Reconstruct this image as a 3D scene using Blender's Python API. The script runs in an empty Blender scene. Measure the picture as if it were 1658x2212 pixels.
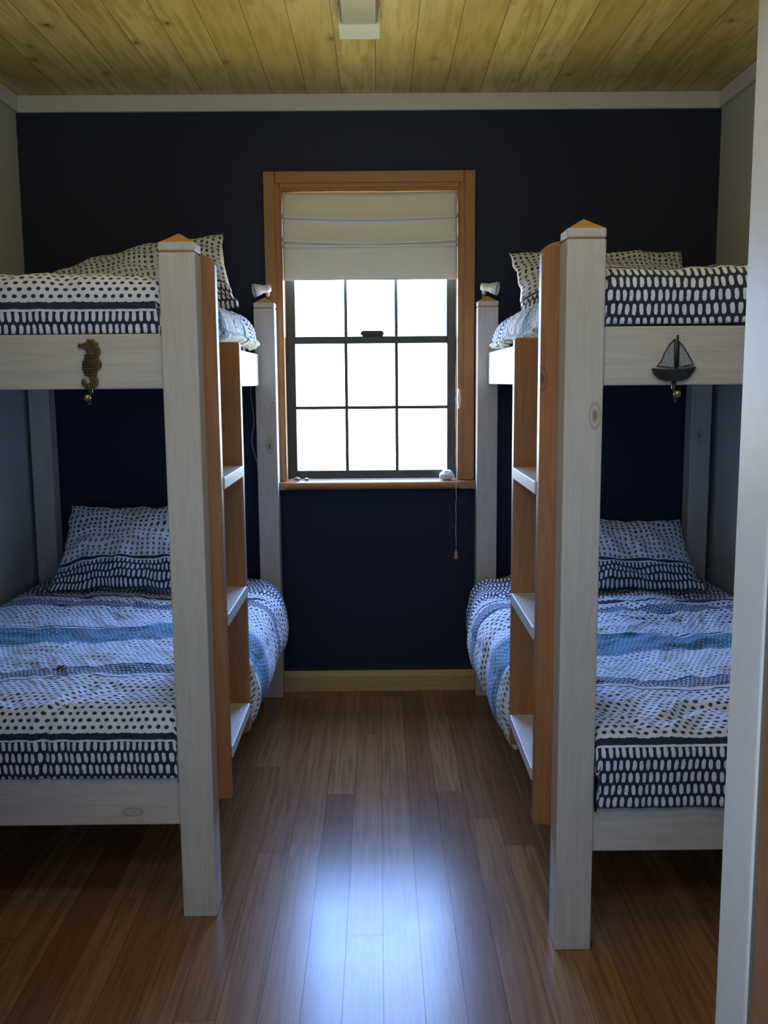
import bpy, bmesh, math, random
from mathutils import Vector, Matrix, Euler, noise
random.seed(7)
S = bpy.context.scene
C = S.collection
S.view_settings.view_transform = 'Standard'
PI = math.pi
R = math.radians

# ------------------------------------------------------------------ nodes
def new_mat(name):
    m = bpy.data.materials.new(name); m.use_nodes = True
    nt = m.node_tree
    b = nt.nodes['Principled BSDF']
    return m, nt, b
def setin(nt, sock, v):
    if isinstance(v, bpy.types.NodeSocket): nt.links.new(v, sock)
    else: sock.default_value = v
def MA(nt, op, a, b=None, c=None):
    n = nt.nodes.new('ShaderNodeMath'); n.operation = op
    setin(nt, n.inputs[0], a)
    if b is not None: setin(nt, n.inputs[1], b)
    if c is not None: setin(nt, n.inputs[2], c)
    return n.outputs[0]
def MIX(nt, f, a, b, mode='MIX'):
    n = nt.nodes.new('ShaderNodeMix'); n.data_type = 'RGBA'; n.blend_type = mode
    setin(nt, n.inputs[0], f)
    for s, v in ((n.inputs[6], a), (n.inputs[7], b)):
        if isinstance(v, bpy.types.NodeSocket): nt.links.new(v, s)
        else: s.default_value = (*v, 1) if len(v) == 3 else v
    return n.outputs[2]
def COORD(nt, kind='Object'):
    n = nt.nodes.new('ShaderNodeTexCoord'); return n.outputs[kind]
def SEP(nt, v):
    n = nt.nodes.new('ShaderNodeSeparateXYZ'); nt.links.new(v, n.inputs[0]); return n.outputs
def COMB(nt, x, y, z):
    n = nt.nodes.new('ShaderNodeCombineXYZ')
    for i, v in enumerate((x, y, z)): setin(nt, n.inputs[i], v)
    return n.outputs[0]
def NOISE(nt, v, scale, detail=3, rough=.55, dist=0):
    n = nt.nodes.new('ShaderNodeTexNoise')
    nt.links.new(v, n.inputs['Vector']); n.inputs['Scale'].default_value = scale
    n.inputs['Detail'].default_value = detail; n.inputs['Roughness'].default_value = rough
    n.inputs['Distortion'].default_value = dist
    return n.outputs[0]
def SCALE(nt, v, s):
    n = nt.nodes.new('ShaderNodeVectorMath'); n.operation = 'MULTIPLY'
    nt.links.new(v, n.inputs[0]); n.inputs[1].default_value = s
    return n.outputs[0]
def SMOOTH(nt, v, a, b, o0=0., o1=1.):
    n = nt.nodes.new('ShaderNodeMapRange'); n.interpolation_type = 'SMOOTHSTEP'
    setin(nt, n.inputs[0], v)
    n.inputs[1].default_value = a; n.inputs[2].default_value = b
    n.inputs[3].default_value = o0; n.inputs[4].default_value = o1
    return n.outputs[0]
def WHITE(nt, v):
    n = nt.nodes.new('ShaderNodeTexWhiteNoise'); n.noise_dimensions = '3D'
    nt.links.new(v, n.inputs['Vector']); return n.outputs[0]
def BUMP(nt, b, h, strength=.3, dist=.005):
    n = nt.nodes.new('ShaderNodeBump'); n.inputs['Strength'].default_value = strength
    n.inputs['Distance'].default_value = dist
    nt.links.new(h, n.inputs['Height']); nt.links.new(n.outputs[0], b.inputs['Normal'])

def plain(name, col, rough=.6, metal=0, bump=0, bscale=60, var=.06):
    m, nt, b = new_mat(name)
    co = COORD(nt)
    n = NOISE(nt, co, bscale, 3)
    c = MIX(nt, SMOOTH(nt, n, .3, .7), tuple(x*(1-var) for x in col), tuple(min(1, x*(1+var)) for x in col))
    nt.links.new(c, b.inputs['Base Color'])
    b.inputs['Roughness'].default_value = rough; b.inputs['Metallic'].default_value = metal
    if bump: BUMP(nt, b, n, bump, .002)
    return m

def wood(name, base, dark, knot, axis='z', rough=.5, knots=.5, grain=1.):
    m, nt, b = new_mat(name)
    co = COORD(nt)
    info = nt.nodes.new('ShaderNodeObjectInfo')
    off = nt.nodes.new('ShaderNodeVectorMath'); off.operation = 'ADD'
    nt.links.new(co, off.inputs[0])
    rr = MA(nt, 'MULTIPLY', info.outputs['Random'], 17.)
    nt.links.new(COMB(nt, rr, rr, rr), off.inputs[1])
    v = off.outputs[0]
    along, across = .07, 1.
    sc = {'x': (along, across, across), 'y': (across, along, across), 'z': (across, across, along)}[axis]
    vs = SCALE(nt, v, sc)
    vk = SCALE(nt, v, {'x': (.45, 1, 1), 'y': (1, .45, 1), 'z': (1, 1, .45)}[axis])
    vo = nt.nodes.new('ShaderNodeTexVoronoi'); vo.inputs['Scale'].default_value = 8
    nt.links.new(vk, vo.inputs['Vector'])
    d = vo.outputs['Distance']
    g = NOISE(nt, vs, 60*grain, 5, .65, .9)
    g2 = NOISE(nt, vs, 14*grain, 3, .5, 1.2)
    rings = MA(nt, 'SINE', MA(nt, 'MULTIPLY', d, 70.))
    c = MIX(nt, SMOOTH(nt, g, .38, .70, 0, .6), base, dark)
    lines = SMOOTH(nt, MA(nt, 'SINE', MA(nt, 'MULTIPLY', g2, 60.)), .2, 1., 0, .35)
    c = MIX(nt, lines, c, dark)
    big = NOISE(nt, v, 2.2, 2)
    c = MIX(nt, SMOOTH(nt, big, .35, .75, 0, .3), c, dark)
    sel = MA(nt, 'GREATER_THAN', SEP(nt, vo.outputs['Color'])[0], 1-knots)
    halo = MA(nt, 'MULTIPLY', sel, SMOOTH(nt, d, .08, .22, .5, 0))
    c = MIX(nt, MA(nt, 'MULTIPLY', halo, SMOOTH(nt, rings, -.6, 1)), c, knot)
    core = MA(nt, 'MULTIPLY', sel, SMOOTH(nt, d, .03, .09, .8, 0))
    c = MIX(nt, core, c, knot)
    nt.links.new(c, b.inputs['Base Color'])
    b.inputs['Roughness'].default_value = rough
    BUMP(nt, b, g, .2, .001)
    return m

M = {}
M['post'] = wood('limed_pine_upright', (.59, .565, .51), (.47, .44, .385), (.22, .14, .09), 'z', .5, .55)
M['rail'] = wood('limed_pine_rail', (.59, .565, .51), (.45, .42, .365), (.24, .16, .10), 'x', .5, .35)
M['raily'] = wood('limed_pine_side_rail', (.57, .555, .51), (.46, .44, .40), (.25, .17, .12), 'y', .5, .2)
M['stile'] = wood('oiled_pine_stile', (.37, .165, .050), (.24, .095, .026), (.10, .035, .010), 'z', .45, .3)
M['casing'] = wood('oiled_pine_casing', (.39, .175, .045), (.28, .115, .025), (.15, .05, .012), 'z', .45, .1)
M['casingx'] = wood('oiled_pine_casing_flat', (.39, .175, .045), (.28, .115, .025), (.15, .05, .012), 'x', .4, .1)
M['skirt'] = wood('pale_pine_skirting', (.54, .37, .17), (.44, .28, .11), (.2, .09, .03), 'x', .5, .1)
M['cap'] = wood('pine_cap', (.50, .27, .09), (.38, .18, .06), (.2, .08, .03), 'x', .5, .1)
M['navy'] = plain('navy_wall_paint', (.0105, .0180, .044), .8, 0, .12, 90, .1)
M['wallw'] = plain('pale_wall_paint', (.46, .48, .47), .7, 0, .1, 90, .03)
M['trimw'] = plain('white_gloss_trim', (.60, .61, .58), .4, 0, .03, 30, .02)
M['jambw'] = plain('white_jamb_paint', (.80, .80, .76), .45, 0, .03, 30, .02)
M['sash'] = plain('dark_green_sash_paint', (.030, .038, .036), .4, 0, 0, 30, .1)
M['whitepl'] = plain('white_plastic', (.70, .72, .74), .3, 0, 0, 20, .02)
M['greypl'] = plain('grey_diffuser', (.28, .28, .25), .35, 0, 0, 20, .03)
M['brass'] = plain('aged_brass', (.12, .09, .035), .4, .6, .3, 120, .4)
M['iron'] = plain('dark_iron', (.035, .035, .035), .45, .6, .2, 100, .2)
M['sail'] = plain('brushed_tin_sail', (.30, .33, .33), .5, .2, .4, 220, .25)
M['gold'] = plain('brass_ball', (.5, .36, .14), .3, 1)
M['stone'] = plain('white_stone', (.7, .68, .63), .6, 0, .4, 60, .08)
M['shell'] = plain('brown_shell', (.30, .16, .10), .4, 0, .5, 150, .4)
M['cord'] = plain('white_cord', (.6, .6, .58), .6)
M['mattress'] = plain('mattress_ticking', (.6, .6, .58), .9, 0, .3, 200)
M['groove'] = plain('groove_stain', (.35, .15, .05), .6)
M['shadow'] = plain('shadow_gap_grey', (.25, .22, .2), .7)  # flat grey standing for the shade in the door frame recess

# blind
m, nt, b = new_mat('cream_blind_cloth')
co = COORD(nt)
wv = NOISE(nt, SCALE(nt, co, (1, 1, 6)), 220, 2)
c = MIX(nt, wv, (.74, .73, .61), (.84, .83, .71))
nt.links.new(c, b.inputs['Base Color']); b.inputs['Roughness'].default_value = .9
tr = nt.nodes.new('ShaderNodeBsdfTranslucent'); nt.links.new(c, tr.inputs[0])
mx = nt.nodes.new('ShaderNodeMixShader'); mx.inputs[0].default_value = .045
nt.links.new(b.outputs[0], mx.inputs[1]); nt.links.new(tr.outputs[0], mx.inputs[2])
nt.links.new(mx.outputs[0], nt.nodes['Material Output'].inputs[0])
BUMP(nt, b, wv, .2, .001)
M['blind'] = m
# pane
m, nt, b = new_mat('window_glass')
tp = nt.nodes.new('ShaderNodeBsdfTransparent'); gl = nt.nodes.new('ShaderNodeBsdfGlossy')
gl.inputs['Roughness'].default_value = .02
mx = nt.nodes.new('ShaderNodeMixShader'); mx.inputs[0].default_value = .04
nt.links.new(tp.outputs[0], mx.inputs[1]); nt.links.new(gl.outputs[0], mx.inputs[2])
nt.links.new(mx.outputs[0], nt.nodes['Material Output'].inputs[0])
M['glass'] = m

def planks(name, width, length, cols, gapw, rough, knotamt, grain_scale, bumpd, gapcol, spread, gapmix=.8, stretch=.09, gmix=.7):
    m, nt, b = new_mat(name)
    co = COORD(nt); s = SEP(nt, co)
    px = MA(nt, 'DIVIDE', s[0], width); idx = MA(nt, 'FLOOR', px); fx = MA(nt, 'FRACT', px)
    r1 = WHITE(nt, COMB(nt, idx, 3.7, 1.1))
    py = MA(nt, 'ADD', MA(nt, 'DIVIDE', s[1], length), MA(nt, 'MULTIPLY', r1, 9.3))
    idy = MA(nt, 'FLOOR', py); fy = MA(nt, 'FRACT', py)
    r2 = WHITE(nt, COMB(nt, idx, idy, .5))
    gv = COMB(nt, MA(nt, 'ADD', s[0], MA(nt, 'MULTIPLY', r2, 13.)), MA(nt, 'MULTIPLY', s[1], stretch), MA(nt, 'MULTIPLY', r2, 7.))
    g = NOISE(nt, gv, grain_scale, 5, .62, .5)
    c = MIX(nt, SMOOTH(nt, r2, .5-spread, .5+spread), cols[0], cols[1])
    c = MIX(nt, SMOOTH(nt, g, .40, .66, 0, gmix), c, cols[2])
    if knotamt:
        vo = nt.nodes.new('ShaderNodeTexVoronoi'); vo.inputs['Scale'].default_value = 7
        nt.links.new(COMB(nt, s[0], MA(nt, 'MULTIPLY', s[1], .7), MA(nt, 'MULTIPLY', idx, .4)), vo.inputs['Vector'])
        sel = MA(nt, 'GREATER_THAN', SEP(nt, vo.outputs['Color'])[1], 1-knotamt)
        k = MA(nt, 'MULTIPLY', sel, SMOOTH(nt, vo.outputs['Distance'], .03, .09, .9, 0))
        c = MIX(nt, k, c, cols[3])
        k = MA(nt, 'MULTIPLY', sel, SMOOTH(nt, vo.outputs['Distance'], .08, .25, .35, 0))
        c = MIX(nt, k, c, cols[3])
    e = MA(nt, 'MULTIPLY', MA(nt, 'MINIMUM', fx, MA(nt, 'SUBTRACT', 1., fx)), width)
    e2 = MA(nt, 'MULTIPLY', MA(nt, 'MINIMUM', fy, MA(nt, 'SUBTRACT', 1., fy)), length)
    gap = MA(nt, 'MINIMUM', e, e2)
    gm = SMOOTH(nt, gap, gapw*.35, gapw, 1, 0)
    c = MIX(nt, MA(nt, 'MULTIPLY', gm, gapmix), c, gapcol)
    nt.links.new(c, b.inputs['Base Color'])
    rg = NOISE(nt, co, 5, 3)
    nt.links.new(SMOOTH(nt, MA(nt, 'ADD', MA(nt, 'MULTIPLY', r2, .15), MA(nt, 'MULTIPLY', rg, .85)), .2, .8, rough*.93, rough*1.08), b.inputs['Roughness'])
    if knotamt:
        h = MA(nt, 'SUBTRACT', MA(nt, 'MULTIPLY', g, .08), gm)
        BUMP(nt, b, h, .25, bumpd)
    else:
        nt.links.new(MA(nt, 'SUBTRACT', .42, MA(nt, 'MULTIPLY', gm, .25)), b.inputs['Specular IOR Level'])
        BUMP(nt, b, g, .08, bumpd)
    return m
M['floor'] = planks('hardwood_floor', .1, 1.5, ((.20, .094, .038), (.34, .185, .078), (.12, .052, .021)), .0013, .24, 0, 75, .0005, (.03, .013, .006), .6, .7, .03, .55)
M['ceil'] = planks('pine_board_ceiling', .155, 30., ((.56, .43, .13), (.72, .58, .22), (.38, .26, .065), (.13, .06, .013)), .003, .42, .5, 34, .004, (.12, .075, .025), .5, .7)

# bedding ------------------------------------------------------------
WHITEC = (.74, .78, .87); NAVY = (.014, .022, .048); INK = (.02, .03, .065); TEAL = (.05, .19, .32); GREYB = (.14, .21, .33)
def ov(nt, u, v, pu, pv, ru, rv, stag=.5, p=2):
    q = MA(nt, 'DIVIDE', v, pv); row = MA(nt, 'FLOOR', q); fv = MA(nt, 'SUBTRACT', MA(nt, 'FRACT', q), .5)
    o = MA(nt, 'MULTIPLY', MA(nt, 'MODULO', MA(nt, 'ABSOLUTE', row), 2.), stag)
    fu = MA(nt, 'SUBTRACT', MA(nt, 'FRACT', MA(nt, 'ADD', MA(nt, 'DIVIDE', u, pu), o)), .5)
    a = MA(nt, 'POWER', MA(nt, 'ABSOLUTE', MA(nt, 'MULTIPLY', fu, pu/ru)), float(p))
    c = MA(nt, 'POWER', MA(nt, 'ABSOLUTE', MA(nt, 'MULTIPLY', fv, pv/rv)), float(p))
    return SMOOTH(nt, MA(nt, 'ADD', a, c), .8, 1.15, 1, 0)
def bedding(name, bands):
    m, nt, b = new_mat(name)
    uvn = nt.nodes.new('ShaderNodeUVMap'); uv = uvn.outputs[0]
    n1 = nt.nodes.new('ShaderNodeTexNoise'); n1.inputs['Scale'].default_value = 45; nt.links.new(uv, n1.inputs['Vector'])
    n2 = nt.nodes.new('ShaderNodeTexNoise'); n2.inputs['Scale'].default_value = 5.5; n2.inputs['Detail'].default_value = 1; nt.links.new(uv, n2.inputs['Vector'])
    s = SEP(nt, uv); ns = SEP(nt, n1.outputs[1]); nb = SEP(nt, n2.outputs[1])
    u = MA(nt, 'ADD', s[0], MA(nt, 'MULTIPLY', MA(nt, 'SUBTRACT', ns[0], .5), .005))
    v = MA(nt, 'ADD', s[1], MA(nt, 'MULTIPLY', MA(nt, 'SUBTRACT', ns[1], .5), .005))
    u = MA(nt, 'ADD', u, MA(nt, 'MULTIPLY', MA(nt, 'SUBTRACT', nb[0], .5), .03))
    v = MA(nt, 'ADD', v, MA(nt, 'MULTIPLY', MA(nt, 'SUBTRACT', nb[1], .5), MA(nt, 'MULTIPLY', SMOOTH(nt, s[1], .1, .5), .05)))
    P = {
     'A': MIX(nt, ov(nt, u, v, .0182, .0332, .0053, .0134, .5, 3), NAVY, WHITEC),
     'B': MIX(nt, ov(nt, u, v, .0232, .0192, .0064, .0053), WHITEC, INK),
     'O': MIX(nt, ov(nt, u, v, .025, .028, .0060, .0088, 0), WHITEC, INK),
     'G': MIX(nt, ov(nt, u, v, .025, .028, .0060, .0088, 0), WHITEC, (.10, .14, .20)),
     'D': MIX(nt, ov(nt, u, v, .019, .019, .0056, .0056), WHITEC, GREYB),
     'T': MIX(nt, ov(nt, u, v, .016, .019, .0030, .0048), TEAL, (.40, .55, .66)),
     'S': MIX(nt, ov(nt, u, v, .014, .016, .0042, .0034), (.045, .07, .14), WHITEC),
     'E': (*NAVY, 1), 'W': (*WHITEC, 1)}
    col = None
    for (v0, v1, k) in bands:
        if col is None: col = P[k]; continue
        f = MA(nt, 'MULTIPLY', MA(nt, 'GREATER_THAN', v, v0), MA(nt, 'LESS_THAN', v, v1))
        src = P[k]
        col = MIX(nt, f, col, src if isinstance(src, bpy.types.NodeSocket) else src[:3])
    nt.links.new(col, b.inputs['Base Color']); b.inputs['Roughness'].default_value = .85
    b.inputs['Sheen Weight'].default_value = .15
    w = NOISE(nt, uv, 10, 4, .55, 1.6)
    BUMP(nt, b, w, .6, .018)
    return m
M['duvet'] = bedding('dotted_duvet_cotton', [(0, 9, 'B'), (-1, .166, 'A'), (.162, .168, 'W'), (.168, .186, 'E'), (.52, .528, 'E'), (.528, .56, 'W'), (.545, .62, 'S'), (.62, .632, 'E'),
     (.632, .93, 'D'), (.93, 1.13, 'T'), (1.13, 1.14, 'W'), (1.14, 1.15, 'E'), (1.15, 1.24, 'D'), (1.46, 1.475, 'E'), (1.475, 1.56, 'S'), (1.62, 1.64, 'E'), (1.70, 2.4, 'A')])
M['pillow'] = bedding('dotted_pillow_cotton', [(0, 9, 'O'), (-1, .122, 'A'), (.122, .128, 'W'), (.128, .142, 'E'), (.142, .30, 'G')])

# ------------------------------------------------------------------ mesh helpers
def bmn(): return bmesh.new()
def box(bm, x0, x1, y0, y1, z0, z1):
    vs = [bm.verts.new((x, y, z)) for z in (z0, z1) for y in (y0, y1) for x in (x0, x1)]
    for f in ((0, 2, 3, 1), (4, 5, 7, 6), (0, 1, 5, 4), (1, 3, 7, 5), (3, 2, 6, 7), (2, 0, 4, 6)):
        bm.faces.new([vs[i] for i in f])
def prism(bm, pts, plane, a0, a1):
    def mk(p, a):
        if plane == 'xz': return (p[0], a, p[1])
        if plane == 'yz': return (a, p[0], p[1])
        return (p[0], p[1], a)
    A = [bm.verts.new(mk(p, a0)) for p in pts]; B = [bm.verts.new(mk(p, a1)) for p in pts]
    bm.faces.new(A); bm.faces.new(B[::-1])
    n = len(pts)
    for i in range(n): bm.faces.new((A[i], B[i], B[(i+1) % n], A[(i+1) % n]))
def tube(bm, pts, r, seg=10, caps=True):
    pts = [Vector(p) for p in pts]; rings = []
    rr = r if isinstance(r, (list, tuple)) else [r]*len(pts)
    up = Vector((0, 0, 1))
    prev = None
    for i, p in enumerate(pts):
        d = (pts[min(i+1, len(pts)-1)] - pts[max(i-1, 0)]).normalized()
        if prev is None:
            a = up if abs(d.dot(up)) < .9 else Vector((1, 0, 0))
            n = d.cross(a).normalized()
        else:
            n = (prev - d*prev.dot(d)).normalized()
        prev = n; q = d.cross(n)
        rings.append([bm.verts.new(p + (n*math.cos(2*PI*k/seg) + q*math.sin(2*PI*k/seg))*rr[i]) for k in range(seg)])
    for a, b2 in zip(rings[:-1], rings[1:]):
        for k in range(seg): bm.faces.new((a[k], a[(k+1) % seg], b2[(k+1) % seg], b2[k]))
    if caps:
        bm.faces.new(rings[0][::-1]); bm.faces.new(rings[-1])
def ball(bm, c, r, sx=1, sy=1, sz=1, sub=3, rough=0):
    res = bmesh.ops.create_icosphere(bm, subdivisions=sub, radius=1)
    for v in res['verts']:
        k = 1 + rough*noise.noise(v.co*2.1 + Vector(c)*5)
        v.co = Vector((v.co.x*r*sx*k, v.co.y*r*sy*k, v.co.z*r*sz*k)) + Vector(c)
def world_loc(o):
    v = Vector((0, 0, 0))
    while o is not None: v += o.location; o = o.parent
    return v
def obj(name, bm, mat, parent=None, bevel=0, smooth=False, origin=None):
    bmesh.ops.recalc_face_normals(bm, faces=bm.faces)
    L = world_loc(parent) if parent else Vector((0, 0, 0))
    o_loc = Vector(origin) if origin is not None else L
    for v in bm.verts: v.co -= o_loc
    me = bpy.data.meshes.new(name); bm.to_mesh(me); bm.free()
    me.materials.append(mat)
    o = bpy.data.objects.new(name, me); C.objects.link(o)
    if parent: o.parent = parent
    o.location = o_loc - L
    if smooth:
        for p in me.polygons: p.use_smooth = True
    if bevel:
        md = o.modifiers.new('bevel', 'BEVEL'); md.width = bevel; md.segments = 2; md.limit_method = 'ANGLE'; md.angle_limit = R(40)
    return o
def tag(o, label, cat, group=None):
    o['label'] = label; o['category'] = cat
    if group: o['group'] = group
    return o
def thing(name, loc, label, cat, group=None):
    o = bpy.data.objects.new(name, None); C.objects.link(o); o.location = loc
    o.empty_display_size = .1
    return tag(o, label, cat, group)
def struct(o): o['kind'] = 'structure'; return o

# ------------------------------------------------------------------ room
XL, XR, YB, ZC = -1.63, 1.57, 4.51, 2.79
YF = 1.30
bm = bmn(); box(bm, -2.2, 2.2, -1.6, 4.66, -.1, 0); struct(obj('floor', bm, M['floor']))
bm = bmn(); box(bm, XL-.1, XR+.1, -1.4, 4.66, ZC, ZC+.1); struct(obj('ceiling', bm, M['ceil']))
WX0, WX1, WZ0, WZ1 = -.444, .379, 1.0, 2.379
bm = bmn()
box(bm, XL-.1, WX0, YB, 4.66, 0, ZC); box(bm, WX1, XR+.1, YB, 4.66, 0, ZC)
box(bm, WX0, WX1, YB, 4.66, 0, WZ0); box(bm, WX0, WX1, YB, 4.66, WZ1, ZC)
struct(obj('wall_back', bm, M['navy']))
bm = bmn(); box(bm, XL-.1, XL, -1.3, YB, 0, ZC); struct(obj('wall_left', bm, M['wallw']))
bm = bmn(); box(bm, XR, XR+.1, -1.3, YB, 0, ZC); struct(obj('wall_right', bm, M['wallw']))
bm = bmn(); box(bm, XL-.1, XR+.1, -1.4, -1.3, 0, ZC); struct(obj('wall_hall', bm, M['wallw']))
DX0, DX1, DZ = -.66, .499, 2.04
bm = bmn()
box(bm, XL, DX0-.03, YF-.25, YF, 0, ZC); box(bm, DX1+.03, XR, YF-.25, YF, 0, ZC); box(bm, DX0-.03, DX1+.03, YF-.25, YF, DZ+.03, ZC)
struct(obj('wall_front', bm, M['wallw']))
CZ = 2.717
bm = bmn(); box(bm, XL, XR, YB-.02, YB, CZ, ZC); struct(obj('trim_1', bm, M['trimw'], bevel=.003))
bm = bmn(); box(bm, XL, XL+.02, YF, YB-.02, CZ, ZC); struct(obj('trim_2', bm, M['trimw'], bevel=.003))
bm = bmn(); box(bm, XR-.02, XR, YF, YB-.02, CZ, ZC); struct(obj('trim_3', bm, M['trimw'], bevel=.003))
bm = bmn(); prism(bm, [(YB, 0), (YB-.018, 0), (YB-.018, .075), (YB-.012, .09), (YB-.006, .1), (YB, .1)], 'yz', XL, XR)
struct(obj('baseboard_back', bm, M['skirt']))
# door frame
d = bpy.data.objects.new('door_1', None); C.objects.link(d); d.location = (DX1, 1.2, 0); struct(d)
bm = bmn()
prism(bm, [(DX1, 0), (DX1+.03, 0), (DX1+.03, DZ+.03), (DX0-.03, DZ+.03), (DX0-.03, 0), (DX0, 0), (DX0, DZ), (DX1, DZ)], 'xz', 1.205, YF+.012)
obj('door_jamb', bm, M['jambw'], d, bevel=.003)
bm = bmn(); box(bm, DX1+.004, DX1+.03, 1.18, 1.205, 0, DZ+.03); obj('shadow_gap', bm, M['shadow'], d)  # strip coloured as the shadowed gap between jamb and lining
bm = bmn()
prism(bm, [(DX1-.002, 0), (DX1+.03, 0), (DX1+.03, DZ+.03), (DX0-.03, DZ+.03), (DX0-.03, 0), (DX0, 0), (DX0, DZ), (DX1-.002, DZ)], 'xz', 1.03, 1.18)
obj('door_lining', bm, M['casing'], d, bevel=.003)

# ------------------------------------------------------------------ window
w = bpy.data.objects.new('window_1', None); C.objects.link(w); w.location = (-.03, YB, 1.0); struct(w)
cx0, cx1, cz1 = -.518, .451, 2.454
bm = bmn()
def casing_side(x0, x1, flip):
    a, b_ = (x0, x1)
    box(bm, a, b_, YB-.014, YB, 1.035, cz1)
    if not flip: box(bm, a, b_-.022, YB-.022, YB-.014, 1.035, cz1)
    else: box(bm, a+.022, b_, YB-.022, YB-.014, 1.035, cz1)
casing_side(cx0, WX0, False); casing_side(WX1, cx1, True)
obj('casing', bm, M['casing'], w, bevel=.004)
bm = bmn(); box(bm, WX0-.001, WX1+.001, YB-.014, YB, WZ1, cz1); box(bm, WX0-.02, WX1+.02, YB-.022, YB-.014, WZ1+.022, cz1)
obj('head_casing', bm, M['casingx'], w, bevel=.004)
bm = bmn()
prism(bm, [(4.64, .998)] + [(y, z) for y, z in [(YB-.054-.016*math.cos(t), 1.0165+.0185*math.sin(t)) for t in [(-PI/2)+i*PI/8 for i in range(9)]]] + [(4.64, 1.035)], 'yz', WX0, WX1)
box(bm, cx0-.02, WX0, YB-.066, YB, .999, 1.034); box(bm, WX1, cx1+.02, YB-.066, YB, .999, 1.034)
obj('sill', bm, M['casingx'], w)
LN = .006
bm = bmn(); box(bm, WX0, WX0+LN, YB-.01, 4.66, 1.035, WZ1); box(bm, WX1-LN, WX1, YB-.01, 4.66, 1.035, WZ1); box(bm, WX0+LN, WX1-LN, YB-.01, 4.66, WZ1-LN, WZ1)
obj('jamb_lining', bm, M['casing'], w)
sx0, sx1 = WX0+LN, WX1-LN
def sash(name, z0, z1, y0, y1, bot, top, zm):
    bm = bmn(); st = .044
    box(bm, sx0, sx0+st, y0, y1, z0, z1); box(bm, sx1-st, sx1, y0, y1, z0, z1)
    box(bm, sx0+st, sx1-st, y0, y1, z0, z0+bot); box(bm, sx0+st, sx1-st, y0, y1, z1-top, z1)
    W = sx1-sx0-2*st
    for k in (1, 2):
        x = sx0+st+W*k/3; box(bm, x-.0075, x+.0075, y0+.004, y1-.004, z0+bot, z1-top)
    for k in range(3):
        xa = sx0+st+W*k/3 + (.0075 if k else 0); xb = sx0+st+W*(k+1)/3 - (.0075 if k < 2 else 0)
        box(bm, xa, xb, y0+.004, y1-.004, zm-.0075, zm+.0075)
    o = obj(name, bm, M['sash'], w, bevel=.002)
    bm = bmn(); box(bm, sx0+st, sx1-st, (y0+y1)/2-.002, (y0+y1)/2+.002, z0+bot, z1-top)
    obj('pane', bm, M['glass'], o)
    return o
us = sash('upper_sash', 1.683, WZ1-LN, 4.622, 4.65, .032, .04, 2.03)
ls = sash('lower_sash', 1.037, 1.716, 4.585, 4.62, .04, .034, 1.379)
bm = bmn()
box(bm, -.075, .025, 4.575, 4.60, 1.716, 1.722); prism(bm, [(-.082, 1.722), (-.082, 1.734), (-.072, 1.742), (.018, 1.742), (.028, 1.734), (.028, 1.722)], 'xz', 4.572, 4.592)
obj('sash_latch', bm, M['iron'], ls, bevel=.002)

# roman blind
bl = thing('roman_blind', (-.03, 4.545, 2.36), 'cream fabric roman blind half raised in the window', 'blind')
prof = []
def seg(z0, z1, n, f):
    for i in range(n):
        t = i/(n-1); prof.append((z0+(z1-z0)*t, f(t)))
seg(2.368, 2.258, 12, lambda t: -.004-.022*t*t)
seg(2.252, 2.274, 4, lambda t: -.026+.020*t)
seg(2.266, 2.152, 12, lambda t: -.008-.026*t**1.5)
seg(2.144, 2.170, 4, lambda t: -.034+.020*t)
seg(2.164, 2.126, 6, lambda t: -.014-.016*t)
seg(2.120, 2.138, 3, lambda t: -.029+.017*t)
seg(2.132, 1.972, 16, lambda t: -.012-.006*math.sin(PI*t))
bm = bmn(); NX = 50
rows = []
for (z, y) in prof:
    row = []
    for i in range(NX+1):
        a = i/NX; x = WX0+.007+(WX1-WX0-.014)*a
        sag = -.012*math.sin(PI*a) if z > 2.14 and z < 2.36 else 0
        rp = .006*noise.noise(Vector((x*3, z*9, 0)))+.003*noise.noise(Vector((x*11, z*20, 3)))
        row.append(bm.verts.new((x, 4.544+y+rp, z+sag)))
    rows.append(row)
for a, b2 in zip(rows[:-1], rows[1:]):
    for i in range(NX): bm.faces.new((a[i], a[i+1], b2[i+1], b2[i]))
o = obj('blind_fabric', bm, M['blind'], bl, smooth=True); md = o.modifiers.new('s', 'SOLIDIFY'); md.thickness = .0015
bm = bmn(); box(bm, WX0+.012, WX1-.012, 4.552, 4.570, 2.345, 2.364); obj('headrail', bm, M['whitepl'], bl)
bm = bmn()
cx = .362
pts = [(cx-.005, 4.533, 2.34), (cx, 4.500, 2.2), (cx+.004, 4.484, 1.9), (cx+.002, 4.482, 1.45), (cx, 4.478, 1.38), (cx+.001, 4.437, 1.04), (cx-.001, 4.436, .9), (cx, 4.437, .70)]
dense = []
for p, q in zip(pts[:-1], pts[1:]):
    for k in range(8):
        t = k/8; v = Vector(p).lerp(Vector(q), t); v.x += .0012*math.sin(len(dense)*1.3); dense.append(v)
dense.append(Vector(pts[-1]))
tube(bm, dense, .0015, 6); obj('pull_cord', bm, M['cord'], bl, smooth=True)
bm = bmn(); tube(bm, [(cx, 4.437, .706), (cx, 4.437, .70), (cx, 4.437, .685), (cx, 4.437, .668), (cx, 4.437, .664)], [.003, .006, .008, .0105, .009], 12)
obj('cord_pull', bm, M['skirt'], bl, smooth=True)
bm = bmn()
tube(bm, [(.377, 4.480, 1.375), (.377, 4.474, 1.39), (.377, 4.478, 1.42), (.377, 4.474, 1.45), (.377, 4.480, 1.465)], [.003, .005, .009, .005, .003], 8)
tag(obj('cord_cleat', bm, M['whitepl'], smooth=True, origin=(.377, 4.49, 1.42)), 'small white cord cleat screwed to the right window casing', 'cleat')

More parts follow.
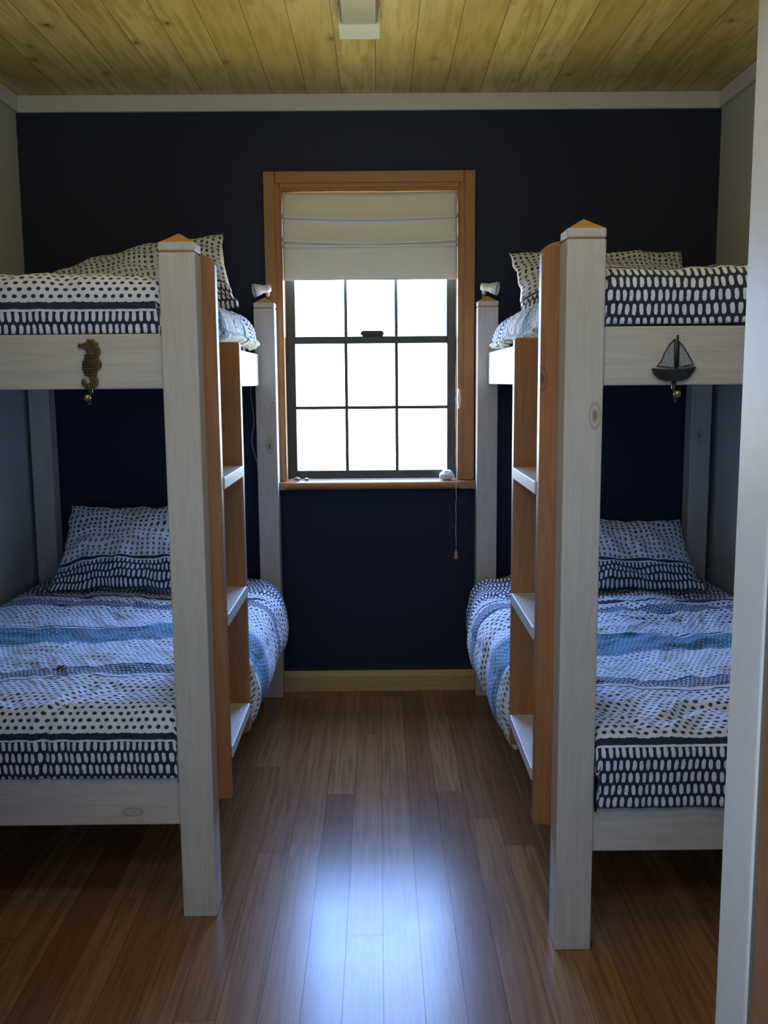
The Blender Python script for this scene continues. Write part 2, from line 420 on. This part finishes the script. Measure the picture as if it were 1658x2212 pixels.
# ------------------------------------------------------------------ ceiling light
cl = thing('ceiling_light', (-.056, 3.0, ZC), 'white rectangular batten light fixed to the pine ceiling', 'light')
bm = bmn(); prism(bm, [(-.126, ZC), (-.120, 2.735), (-.113, 2.73), (.001, 2.73), (.008, 2.735), (.014, ZC)], 'xz', 2.45, 3.49)
obj('diffuser', bm, M['greypl'], cl, bevel=.003)
for y0 in (3.49, 2.31):
    bm = bmn(); box(bm, -.130, .018, y0, y0+.14, 2.727, ZC); obj('end_cap', bm, M['whitepl'], cl, bevel=.004)

# ------------------------------------------------------------------ bunks
ZT = 1.862
UP = (1.487, 1.630); LO = (.272, .411)
def bunk(label, d, xo, xi, yf, railface, lad, stile_out):
    """d=+1: aisle towards +x (left bed). xo outer face x, xi aisle face of the posts."""
    yb = 4.40; pw = .095
    root = thing('bunk_bed', ((xo+xi)/2, (yf+yb+pw)/2, 0), label, 'bunk bed', 'pair of whitewashed bunk beds')
    xi0, xi1 = sorted((xi, xi-d*pw)); xo0, xo1 = sorted((xo, xo+d*pw))
    for (a, b_) in ((xi0, xi1), (xo0, xo1)):
        for y in (yf, yb):
            bm = bmn(); box(bm, a, b_, y, y+pw-.006, 0, ZT-.026)
            box(bm, a, b_, y, y+pw-.006, ZT-.0225, ZT)
            p = obj('post', bm, M['post'], root, bevel=.004)
            bm = bmn(); box(bm, a+.003, b_-.003, y+.003, y+pw-.009, ZT-.028, ZT-.020)
            obj('post_groove', bm, M['groove'], p)
            bm = bmn(); cxx, cyy = (a+b_)/2, y+(pw-.006)/2
            base = [bm.verts.new(q) for q in ((a+.004, y+.004, ZT), (b_-.004, y+.004, ZT), (b_-.004, y+pw-.010, ZT), (a+.004, y+pw-.010, ZT))]
            ap = bm.verts.new((cxx, cyy, ZT+.027)); bm.faces.new(base[::-1])
            for i in range(4): bm.faces.new((base[i], base[(i+1) % 4], ap))
            obj('post_cap', bm, M['cap'], p)
    ra, rb = sorted((xi-d*pw, xo+d*pw))
    for (z0, z1) in (UP, LO):
        for y in (yf+.012, yb+.022):
            bm = bmn(); box(bm, ra, rb, y, y+.045, z0, z1); obj('end_rail', bm, M['rail'], root, bevel=.004)
        for x in (railface, xo+d*.075):
            a, b_ = sorted((x, x-d*.04))
            bm = bmn(); box(bm, a, b_, yf+pw-.006, yb, z0, z1); obj('side_rail', bm, M['raily'], root, bevel=.004)
        bm = bmn(); sa, sb = sorted((railface-d*.04, xo+d*.075))
        for k in range(14):
            y = yf+.11+k*(yb-yf-.22)/13; box(bm, sa, sb, y-.03, y+.03, z0+.03, z0+.048)
        obj('slat_base', bm, M['rail'], root)
    (n0, n1), (f0, f1) = lad
    so, si = stile_out, railface
    def stile(y0, y1, zt, rx, rz, zb):
        pts = [(si, zb), (so, zb+.010)]
        for k in range(7):
            t = k/6*PI/2
            pts.append((so-d*rx*(1-math.cos(t)), zt-rz+rz*math.sin(t)))
        pts.append((si, zt))
        bm = bmn(); prism(bm, pts, 'xz', y0, y1)
        return obj('ladder_stile', bm, M['stile'], root, bevel=.002)
    stile(n0, n1, 1.845, .062, .030, .303); stile(f0, f1, 1.628, .012, .008, .345)
    for z in (.455, .848, 1.24):
        a, b_ = sorted((so+d*.004, si))
        bm = bmn(); box(bm, a, b_, n1, f0, z-.035, z); obj('ladder_tread', bm, M['raily'], root, bevel=.003)
    return root
bunk('whitewashed wooden bunk bed against left wall, seahorse hook on its rail', 1, -1.61, -.47, 2.515, -.545, ((2.604, 2.642), (3.02, 3.058)), -.435)
bunk('whitewashed wooden bunk bed against right wall, sailboat hook on its rail', -1, 1.54, .455, 2.337, .505, ((2.426, 2.464), (2.885, 2.923)), .410)

# ------------------------------------------------------------------ mattresses + duvets + pillows
def smooth01(t): t = max(0, min(1, t)); return t*t*(3-2*t)
def fbm(p, o=3):
    return sum(noise.noise(p*2**k)/2**k for k in range(o))
def mattress(label, d, xw, xe, y0, y1, z0, z1):
    a, b_ = sorted((xw, xe)); bm = bmn(); box(bm, a, b_, y0, y1, z0, z1)
    o = obj('mattress', bm, M['mattress'], bevel=.03, origin=((a+b_)/2, (y0+y1)/2, z0)); tag(o, label, 'mattress', 'bunk mattresses'); return o
def duvet(label, d, xw, yf, yb, zt, zh, seed, voff, uoff, e_in, e_out=None, y_out=None, zside=None, amp=1., slope=0.):
    r = .075; NU, NV = 170, 220
    arc = r*PI/2; Lf = max(.005, zt-r-zh); Lt = yb-yf-r; LV = Lf+arc+Lt
    bm = bmn(); uvl = bm.loops.layers.uv.new('UVMap'); grid = []; uvs = []
    for j in range(NV+1):
        v = LV*j/NV
        if v < Lf: y = yf; z = zh+v; nf = 1.
        elif v < Lf+arc:
            t = (v-Lf)/r; y = yf+r*(1-math.cos(t)); z = zt-r+r*math.sin(t); nf = math.cos(t)
        else: y = yf+r+(v-Lf-arc); z = zt; nf = 0.
        k = smooth01((y-y_out[0])/.10)*smooth01((y_out[1]-y)/.10)
        wob = .018*noise.noise(Vector((y*3.1, seed, 0)))+.016*noise.noise(Vector((y*8, seed, 4)))
        e = e_in+(e_out-e_in)*k+d*wob*k
        ff = smooth01((y-yf)/.35)
        rs = (.014+(r-.014)*ff)+.03*k
        zs_lo = (zt-rs-.012)*(1-k)+(zside+.05*noise.noise(Vector((y*2.3, seed, 9))))*k
        hang = max(.0, zt-rs-zs_lo)
        F = abs(e-xw)-rs
        row, ur = [], []
        for i in range(NU+1):
            a = i/NU
            if a < .66: s = F*a/.66; x = s; dz = 0; ns = 0.; u = s
            elif a < .80:
                t = (a-.66)/.14*PI/2; x = F+rs*math.sin(t); dz = rs*(1-math.cos(t)); ns = math.sin(t); u = F+rs*t
            else:
                t = (a-.80)/.20; x = F+rs - .035*k*t*t + .02*k*math.sin(PI*t); dz = rs+hang*t; ns = 1.; u = F+rs*PI/2+hang*t
            if x < .07: dz += .05*(1-x/.07)**2
            X = xw+d*x; Z = z-dz
            p = Vector((X, y, Z))
            q = Vector((X*1.6, y*1.6, seed))
            big = fbm(q*1.3, 2)*.026
            rid = (.5-abs(noise.noise(Vector((X*5+fbm(q*2, 2)*1.6, y*8+fbm(q*3, 2), seed+3)))))*.026
            rid2 = (.5-abs(noise.noise(Vector((X*13, y*11+fbm(q*3, 2)*2, seed+8)))))*.012
            disp = (big+rid+rid2-.010)*amp
            edge = min(1, a*12)
            n = Vector((d*ns, -nf, max(.0, 1-ns-nf)+.15)).normalized()
            if (i > NU*.8 or j < 3): disp *= .8
            if ns > .3 and k < .5: disp = min(disp, .002)
            if nf > .5: disp = max(-.01, min(disp, .018))
            p += n*disp*edge
            lowz = zh if k < .5 else zside-.06
            if p.z < lowz: p.z = lowz
            row.append(bm.verts.new(p)); ur.append((u+uoff, v+voff))
        grid.append(row); uvs.append(ur)
    for j in range(NV):
        for i in range(NU):
            f = bm.faces.new((grid[j][i], grid[j][i+1], grid[j+1][i+1], grid[j+1][i]))
            for lp, (jj, ii) in zip(f.loops, ((j, i), (j, i+1), (j+1, i+1), (j+1, i))): lp[uvl].uv = uvs[jj][ii]
            f.smooth = True
    o = obj('duvet', bm, M['duvet'], origin=((xw+e_in)/2, (yf+yb)/2, zh))
    for p in o.data.polygons: p.use_smooth = True
    md = o.modifiers.new('s', 'SOLIDIFY'); md.thickness = .012; md.offset = -1
    tag(o, label, 'duvet', 'dotted and striped duvets')
    return o
mattress('white mattress beneath the duvet on the left lower bunk', 1, -1.52, -.60, 2.60, 4.40, .33, .52)
mattress('white mattress beneath the duvet on the left upper bunk', 1, -1.52, -.60, 2.60, 4.40, 1.545, 1.68)
mattress('white mattress beneath the duvet on the right lower bunk', -1, 1.45, .56, 2.42, 4.40, .33, .52)
mattress('white mattress beneath the duvet on the right upper bunk', -1, 1.45, .56, 2.42, 4.40, 1.545, 1.68)
duvet('blue and white dotted duvet covering the left lower bunk', 1, -1.60, 2.522, 4.38, .605, .413, 2.1, .055, 0, -.568, -.430, (3.07, 4.375), .28, .85)
duvet('blue and white dotted duvet covering the right lower bunk', -1, 1.53, 2.332, 4.38, .600, .400, 7.7, .0, .011, .553, .395, (2.935, 4.375), .28, .95)
duvet('dotted duvet on the left upper bunk above the seahorse hook', 1, -1.60, 2.53, 4.38, 1.793, 1.632, 12.3, .105, .007, -.566, -.54, (3.07, 4.37), 1.635, .8)
duvet('dash striped duvet on the right upper bunk above the sailboat hook', -1, 1.53, 2.352, 4.38, 1.772, 1.636, 17.9, .015, .003, .552, .50, (2.935, 4.37), 1.637, .8)

def pillow(label, cx, cy, cz, W, H, T, phi, roll, yaw, seed, taper=0):
    nx, ny = 70, 50
    bm = bmn(); uvl = bm.loops.layers.uv.new('UVMap')
    mat = Matrix.Translation((cx, cy, cz)) @ Matrix.Rotation(R(yaw), 4, 'Z') @ Matrix.Rotation(R(phi), 4, 'X') @ Matrix.Rotation(R(roll), 4, 'Z')
    def P(i, j, side):
        a = 2*i/nx-1; b_ = 2*j/ny-1
        x = a*W/2*(1-.06*(1-b_*b_)); y = b_*H/2*(1-.09*(1-a*a))
        h = T/2*((1-abs(a)**2.2)*(1-abs(b_)**2.0))**.6 if abs(a) < 1 and abs(b_) < 1 else 0
        wr = (fbm(Vector((x*5, y*5, seed+side*3)), 3)*.024+(.5-abs(noise.noise(Vector((x*9+y*4, y*12, seed+5)))))*.018)*min(1, h/(T*.2))
        edge = .02*noise.noise(Vector((a*4, b_*4, seed)))
        return mat @ Vector((x+edge*.5, y+edge - taper*max(0, -a)**1.5*max(0, b_), side*(h+wr)))
    vv = {}
    for side in (1, -1):
        for i in range(nx+1):
            for j in range(ny+1):
                if side == -1 and (i in (0, nx) or j in (0, ny)): vv[(side, i, j)] = vv[(1, i, j)]
                else: vv[(side, i, j)] = bm.verts.new(P(i, j, side))
        for i in range(nx):
            for j in range(ny):
                k = [(i, j), (i+1, j), (i+1, j+1), (i, j+1)]
                if side < 0: k = k[::-1]
                f = bm.faces.new([vv[(side, *q)] for q in k]); f.smooth = True
                for lp, q in zip(f.loops, k): lp[uvl].uv = (q[0]/nx*W, q[1]/ny*H)
    o = obj('pillow', bm, M['pillow'], smooth=True, origin=(cx, cy, cz-.1))
    return tag(o, label, 'pillow', 'dotted pillows')
pillow('dotted pillow lying on the left lower bunk', -1.05, 4.15, .785, .73, .49, .14, 42, 0, 0, 1.0)
pillow('dotted pillow lying on the right lower bunk', 1.02, 4.13, .735, .73, .46, .14, 34, 0, 0, 4.0)
pillow('dotted pillow leaning high on the left upper bunk', -1.02, 4.20, 1.93, .78, .50, .16, 47, 13, 0, 8.0, .10)
pillow('dotted pillow leaning on the right upper bunk', .98, 4.20, 1.905, .78, .50, .15, 42, 0, 0, 11.0)

# ------------------------------------------------------------------ hooks
def px2m(cx, cy, X, Z, s, pts): return [(X+(x-cx)*s, Z-(y-cy)*s) for x, y in pts]
yf = 2.527
sh = thing('seahorse_hook', (-.754, yf, 1.552), 'bronze seahorse shaped hook on the left upper rail', 'hook', 'seaside wall hooks')
out = [(174, 738), (173, 746), (187, 749), (192, 757), (187, 767), (181, 779), (180, 793), (185, 803), (193, 809), (197, 817), (193, 823), (187, 820), (184, 812), (178, 815), (178, 826), (186, 835), (198, 837), (210, 830), (214, 818), (210, 806), (213, 796), (221, 789), (222, 776), (216, 770), (217, 763), (222, 758), (220, 748), (216, 742), (217, 736), (210, 734), (207, 728), (200, 731), (195, 727), (192, 734), (185, 738)]
bm = bmn(); prism(bm, px2m(198, 782, -.754, 1.552, .00122, out), 'xz', yf-.010, yf)
obj('seahorse_body', bm, M['brass'], sh, bevel=.0025)
bm = bmn()
for k in range(8):
    y0 = 764+k*6; x0 = 186-(3 if 1 < k < 6 else 0)
    p = px2m(198, 782, -.754, 1.552, .00122, [(x0, y0), (212, y0-3)])
    tube(bm, [(p[0][0], yf-.010, p[0][1]), ((p[0][0]+p[1][0])/2, yf-.014, (p[0][1]+p[1][1])/2), (p[1][0], yf-.010, p[1][1])], .0018, 6)
ball(bm, (-.754+(205-198)*.00122, yf-.010, 1.552+(782-743)*.00122), .0035)
obj('ridges', bm, M['brass'], sh, smooth=True)
def hook(parent, X, y0):
    bm = bmn(); box(bm, X-.005, X+.005, y0-.006, y0, 1.478, 1.50)
    tube(bm, [(X, y0-.004, 1.49), (X, y0-.006, 1.465), (X, y0-.012, 1.452), (X, y0-.022, 1.447), (X, y0-.030, 1.452), (X, y0-.034, 1.460)], .003, 8)
    h = obj('hook', bm, M['iron'], parent, smooth=False)
    bm = bmn(); ball(bm, (X, y0-.034, 1.466), .0085); obj('hook_ball', bm, M['gold'], h, smooth=True)
hook(sh, -.757, yf)
yf = 2.349
bt = thing('sailboat_hook', (.7226, yf, 1.551), 'metal sailboat shaped hook on the right upper rail', 'hook', 'seaside wall hooks')
s = .00113
bm = bmn()
prism(bm, px2m(1455, 780, .7226, 1.551, s, [(1407, 800), (1412, 813), (1422, 823), (1440, 828), (1470, 828), (1486, 822), (1496, 810), (1503, 797), (1480, 801), (1455, 803), (1430, 803)]), 'xz', yf-.012, yf)
obj('hull', bm, M['iron'], bt, bevel=.002)
bm = bmn(); q = px2m(1455, 780, .7226, 1.551, s, [(1461, 730), (1460, 802)])
tube(bm, [(q[0][0], yf-.007, q[0][1]), (q[1][0], yf-.007, q[1][1])], .0028, 8); obj('mast', bm, M['iron'], bt, smooth=True)
for pts in ([(1455, 738), (1444, 750), (1434, 768), (1428, 784), (1418, 795), (1440, 798), (1456, 799)], [(1465, 744), (1474, 754), (1484, 770), (1493, 785), (1498, 793), (1480, 796), (1465, 798)]):
    q = px2m(1455, 780, .7226, 1.551, s, pts)
    bm = bmn(); prism(bm, q, 'xz', yf-.005, yf-.001); sl = obj('sail', bm, M['sail'], bt)
    bm = bmn(); tube(bm, [(a, yf-.006, b_) for a, b_ in q+[q[0]]], .0014, 6); obj('sail_wire', bm, M['iron'], sl, smooth=True)
hook(bt, .7245, yf)

# ------------------------------------------------------------------ reading lamps
def lamp(label, X, d, cord):
    z = 1.922; y = 4.425
    r_ = thing('reading_lamp', (X, 4.443, 1.86), label, 'lamp', 'white clip reading lamps')
    bm = bmn(); tube(bm, [(X-d*.028, 4.497, 1.80), (X-d*.028, 4.497, 1.893), (X-d*.028, 4.47, 1.900)], .006, 10)
    obj('clamp', bm, M['whitepl'], r_, bevel=.002)
    bm = bmn(); ax = Vector((d*.88, -.36, -.16)).normalized(); c = Vector((X-d*.004, y, z))
    st = [(-.046, .012), (-.044, .017), (-.02, .018), (-.006, .0185), (-.002, .022), (.012, .026), (.026, .030), (.034, .031)]
    tube(bm, [c+ax*a for a, _ in st], [b_ for _, b_ in st], 24, caps=False)
    sh_ = obj('lamp_shade', bm, M['whitepl'], r_, smooth=True); md = sh_.modifiers.new('s', 'SOLIDIFY'); md.thickness = .002
    bm = bmn(); ball(bm, c+ax*.014, .018); obj('bulb', bm, M['trimw'], r_, smooth=True)
    bm = bmn(); tube(bm, [c-ax*.03, (X-d*.028, 4.47, 1.900)], .011, 10); obj('swivel', bm, M['whitepl'], r_, smooth=True)
    if cord:
        bm = bmn(); pts = []
        ctrl = [(X-d*.028, 4.497, 1.80), (-.575, 4.500, 1.70), (-.592, 4.503, 1.55), (-.600, 4.503, 1.45), (-.588, 4.503, 1.33), (-.600, 4.503, 1.22), (-.575, 4.503, 1.10), (-.56, 4.503, .9), (-.56, 4.503, .60)]
        for a, b2, c2, d2 in zip([ctrl[0]]+ctrl[:-2], ctrl[:-1], ctrl[1:], ctrl[2:]+[ctrl[-1]]):
            for k in range(8):
                t = k/8; A, B, C_, D_ = map(Vector, (a, b2, c2, d2))
                pts.append(.5*((2*B)+(C_-A)*t+(2*A-5*B+4*C_-D_)*t*t+(3*B-A-3*C_+D_)*t**3))
        tube(bm, pts, .002, 6); obj('power_cord', bm, M['cord'], r_, smooth=True)
lamp('white reading lamp clipped on the post left of the window, facing left', -.535, -1, True)
lamp('white reading lamp clipped on the post right of the window, facing right', .520, 1, False)

# ------------------------------------------------------------------ sill objects
bm = bmn(); ball(bm, (.322, 4.50, 1.0585), .036, 1, .75, .68, 4, .18)
tag(obj('pebble', bm, M['stone'], smooth=True, origin=(.322, 4.50, 1.036)), 'rounded white stone at the right end of the window sill', 'stone')
for k, (x, s_) in enumerate(((-.395, .018), (-.348, .014))):
    bm = bmn(); n = 40; pts = []; rr = []
    for i in range(n):
        t = i/(n-1); a = t*5*PI; q = (1-t)
        pts.append((x+s_*.9*q*math.cos(a)*.6 + s_*1.2*t, 4.50+s_*.6*q*math.sin(a), 1.036+s_*.52+ s_*.1*t)); rr.append(s_*.48*q+.0008)
    tube(bm, pts, rr, 8)
    tag(obj('seashell', bm, M['shell'], smooth=True, origin=(x, 4.50, 1.036)), ('brown seashell nearest the left jamb on the window sill', 'smaller brown seashell further right on the left sill end')[k], 'seashell', 'seashells on the sill')

# ------------------------------------------------------------------ light
W_ = bpy.data.worlds.new('World'); S.world = W_; W_.use_nodes = True
nt = W_.node_tree; bg = nt.nodes['Background']
gz = SEP(nt, COORD(nt, 'Generated'))[2]
# blue sky above the horizon, sunlit grass and gravel below it
colw = MIX(nt, SMOOTH(nt, gz, -.12, .14), (.36, .35, .18), (.25, .46, 1.0))
nt.links.new(colw, bg.inputs[0]); bg.inputs[1].default_value = 40.0
def area(name, loc, rot, sx, sy, power, col, portal=False, spread=None):
    l = bpy.data.lights.new(name, 'AREA'); l.shape = 'RECTANGLE'; l.size = sx; l.size_y = sy; l.energy = power; l.color = col
    if portal: l.cycles.is_portal = True
    if spread: l.spread = R(spread)
    o = bpy.data.objects.new(name, l); C.objects.link(o); o.location = loc; o.rotation_euler = rot; return o
area('window_portal', (-.03, 4.70, 1.7), (R(-90), 0, 0), .85, 1.4, 1, (1, 1, 1), True)
area('front_fill', (0, 1.42, 2.35), (R(78), 0, 0), 2.2, .3, 5.2, (1.0, .96, .85))  # added fill for the post fronts and upper bedding, no real fixture
area('ceiling_fill', (0, 2.25, 2.46), (R(145), 0, 0), .9, .2, 5, (1.0, .88, .52))  # added warm fill that brightens the ceiling boards
area('jamb_fill', (-.45, .35, 2.2), (R(60), 0, R(-50)), .4, .4, 7, (1.0, .98, .94))  # unseen fill put in to lift the white door jamb
area('low_cool_fill', (0, .45, 1.0), (R(90), 0, 0), .9, .5, 2.8, (.48, .68, 1.0), spread=110)  # added cool fill for the lower bunk fronts, no opening behind it

# ------------------------------------------------------------------ camera
cam = bpy.data.cameras.new('camera'); co_ = bpy.data.objects.new('camera', cam); C.objects.link(co_)
cam.sensor_fit = 'VERTICAL'; cam.sensor_height = 36; cam.lens = 36*2050/2212; cam.clip_start = .05
co_.location = (0, 0, 1.5)
co_.rotation_euler = (Matrix.Rotation(R(-.28), 3, 'Z') @ Matrix.Rotation(R(90-7.8), 3, 'X') @ Matrix.Rotation(R(-.455), 3, 'Z')).to_euler()
S.camera = co_
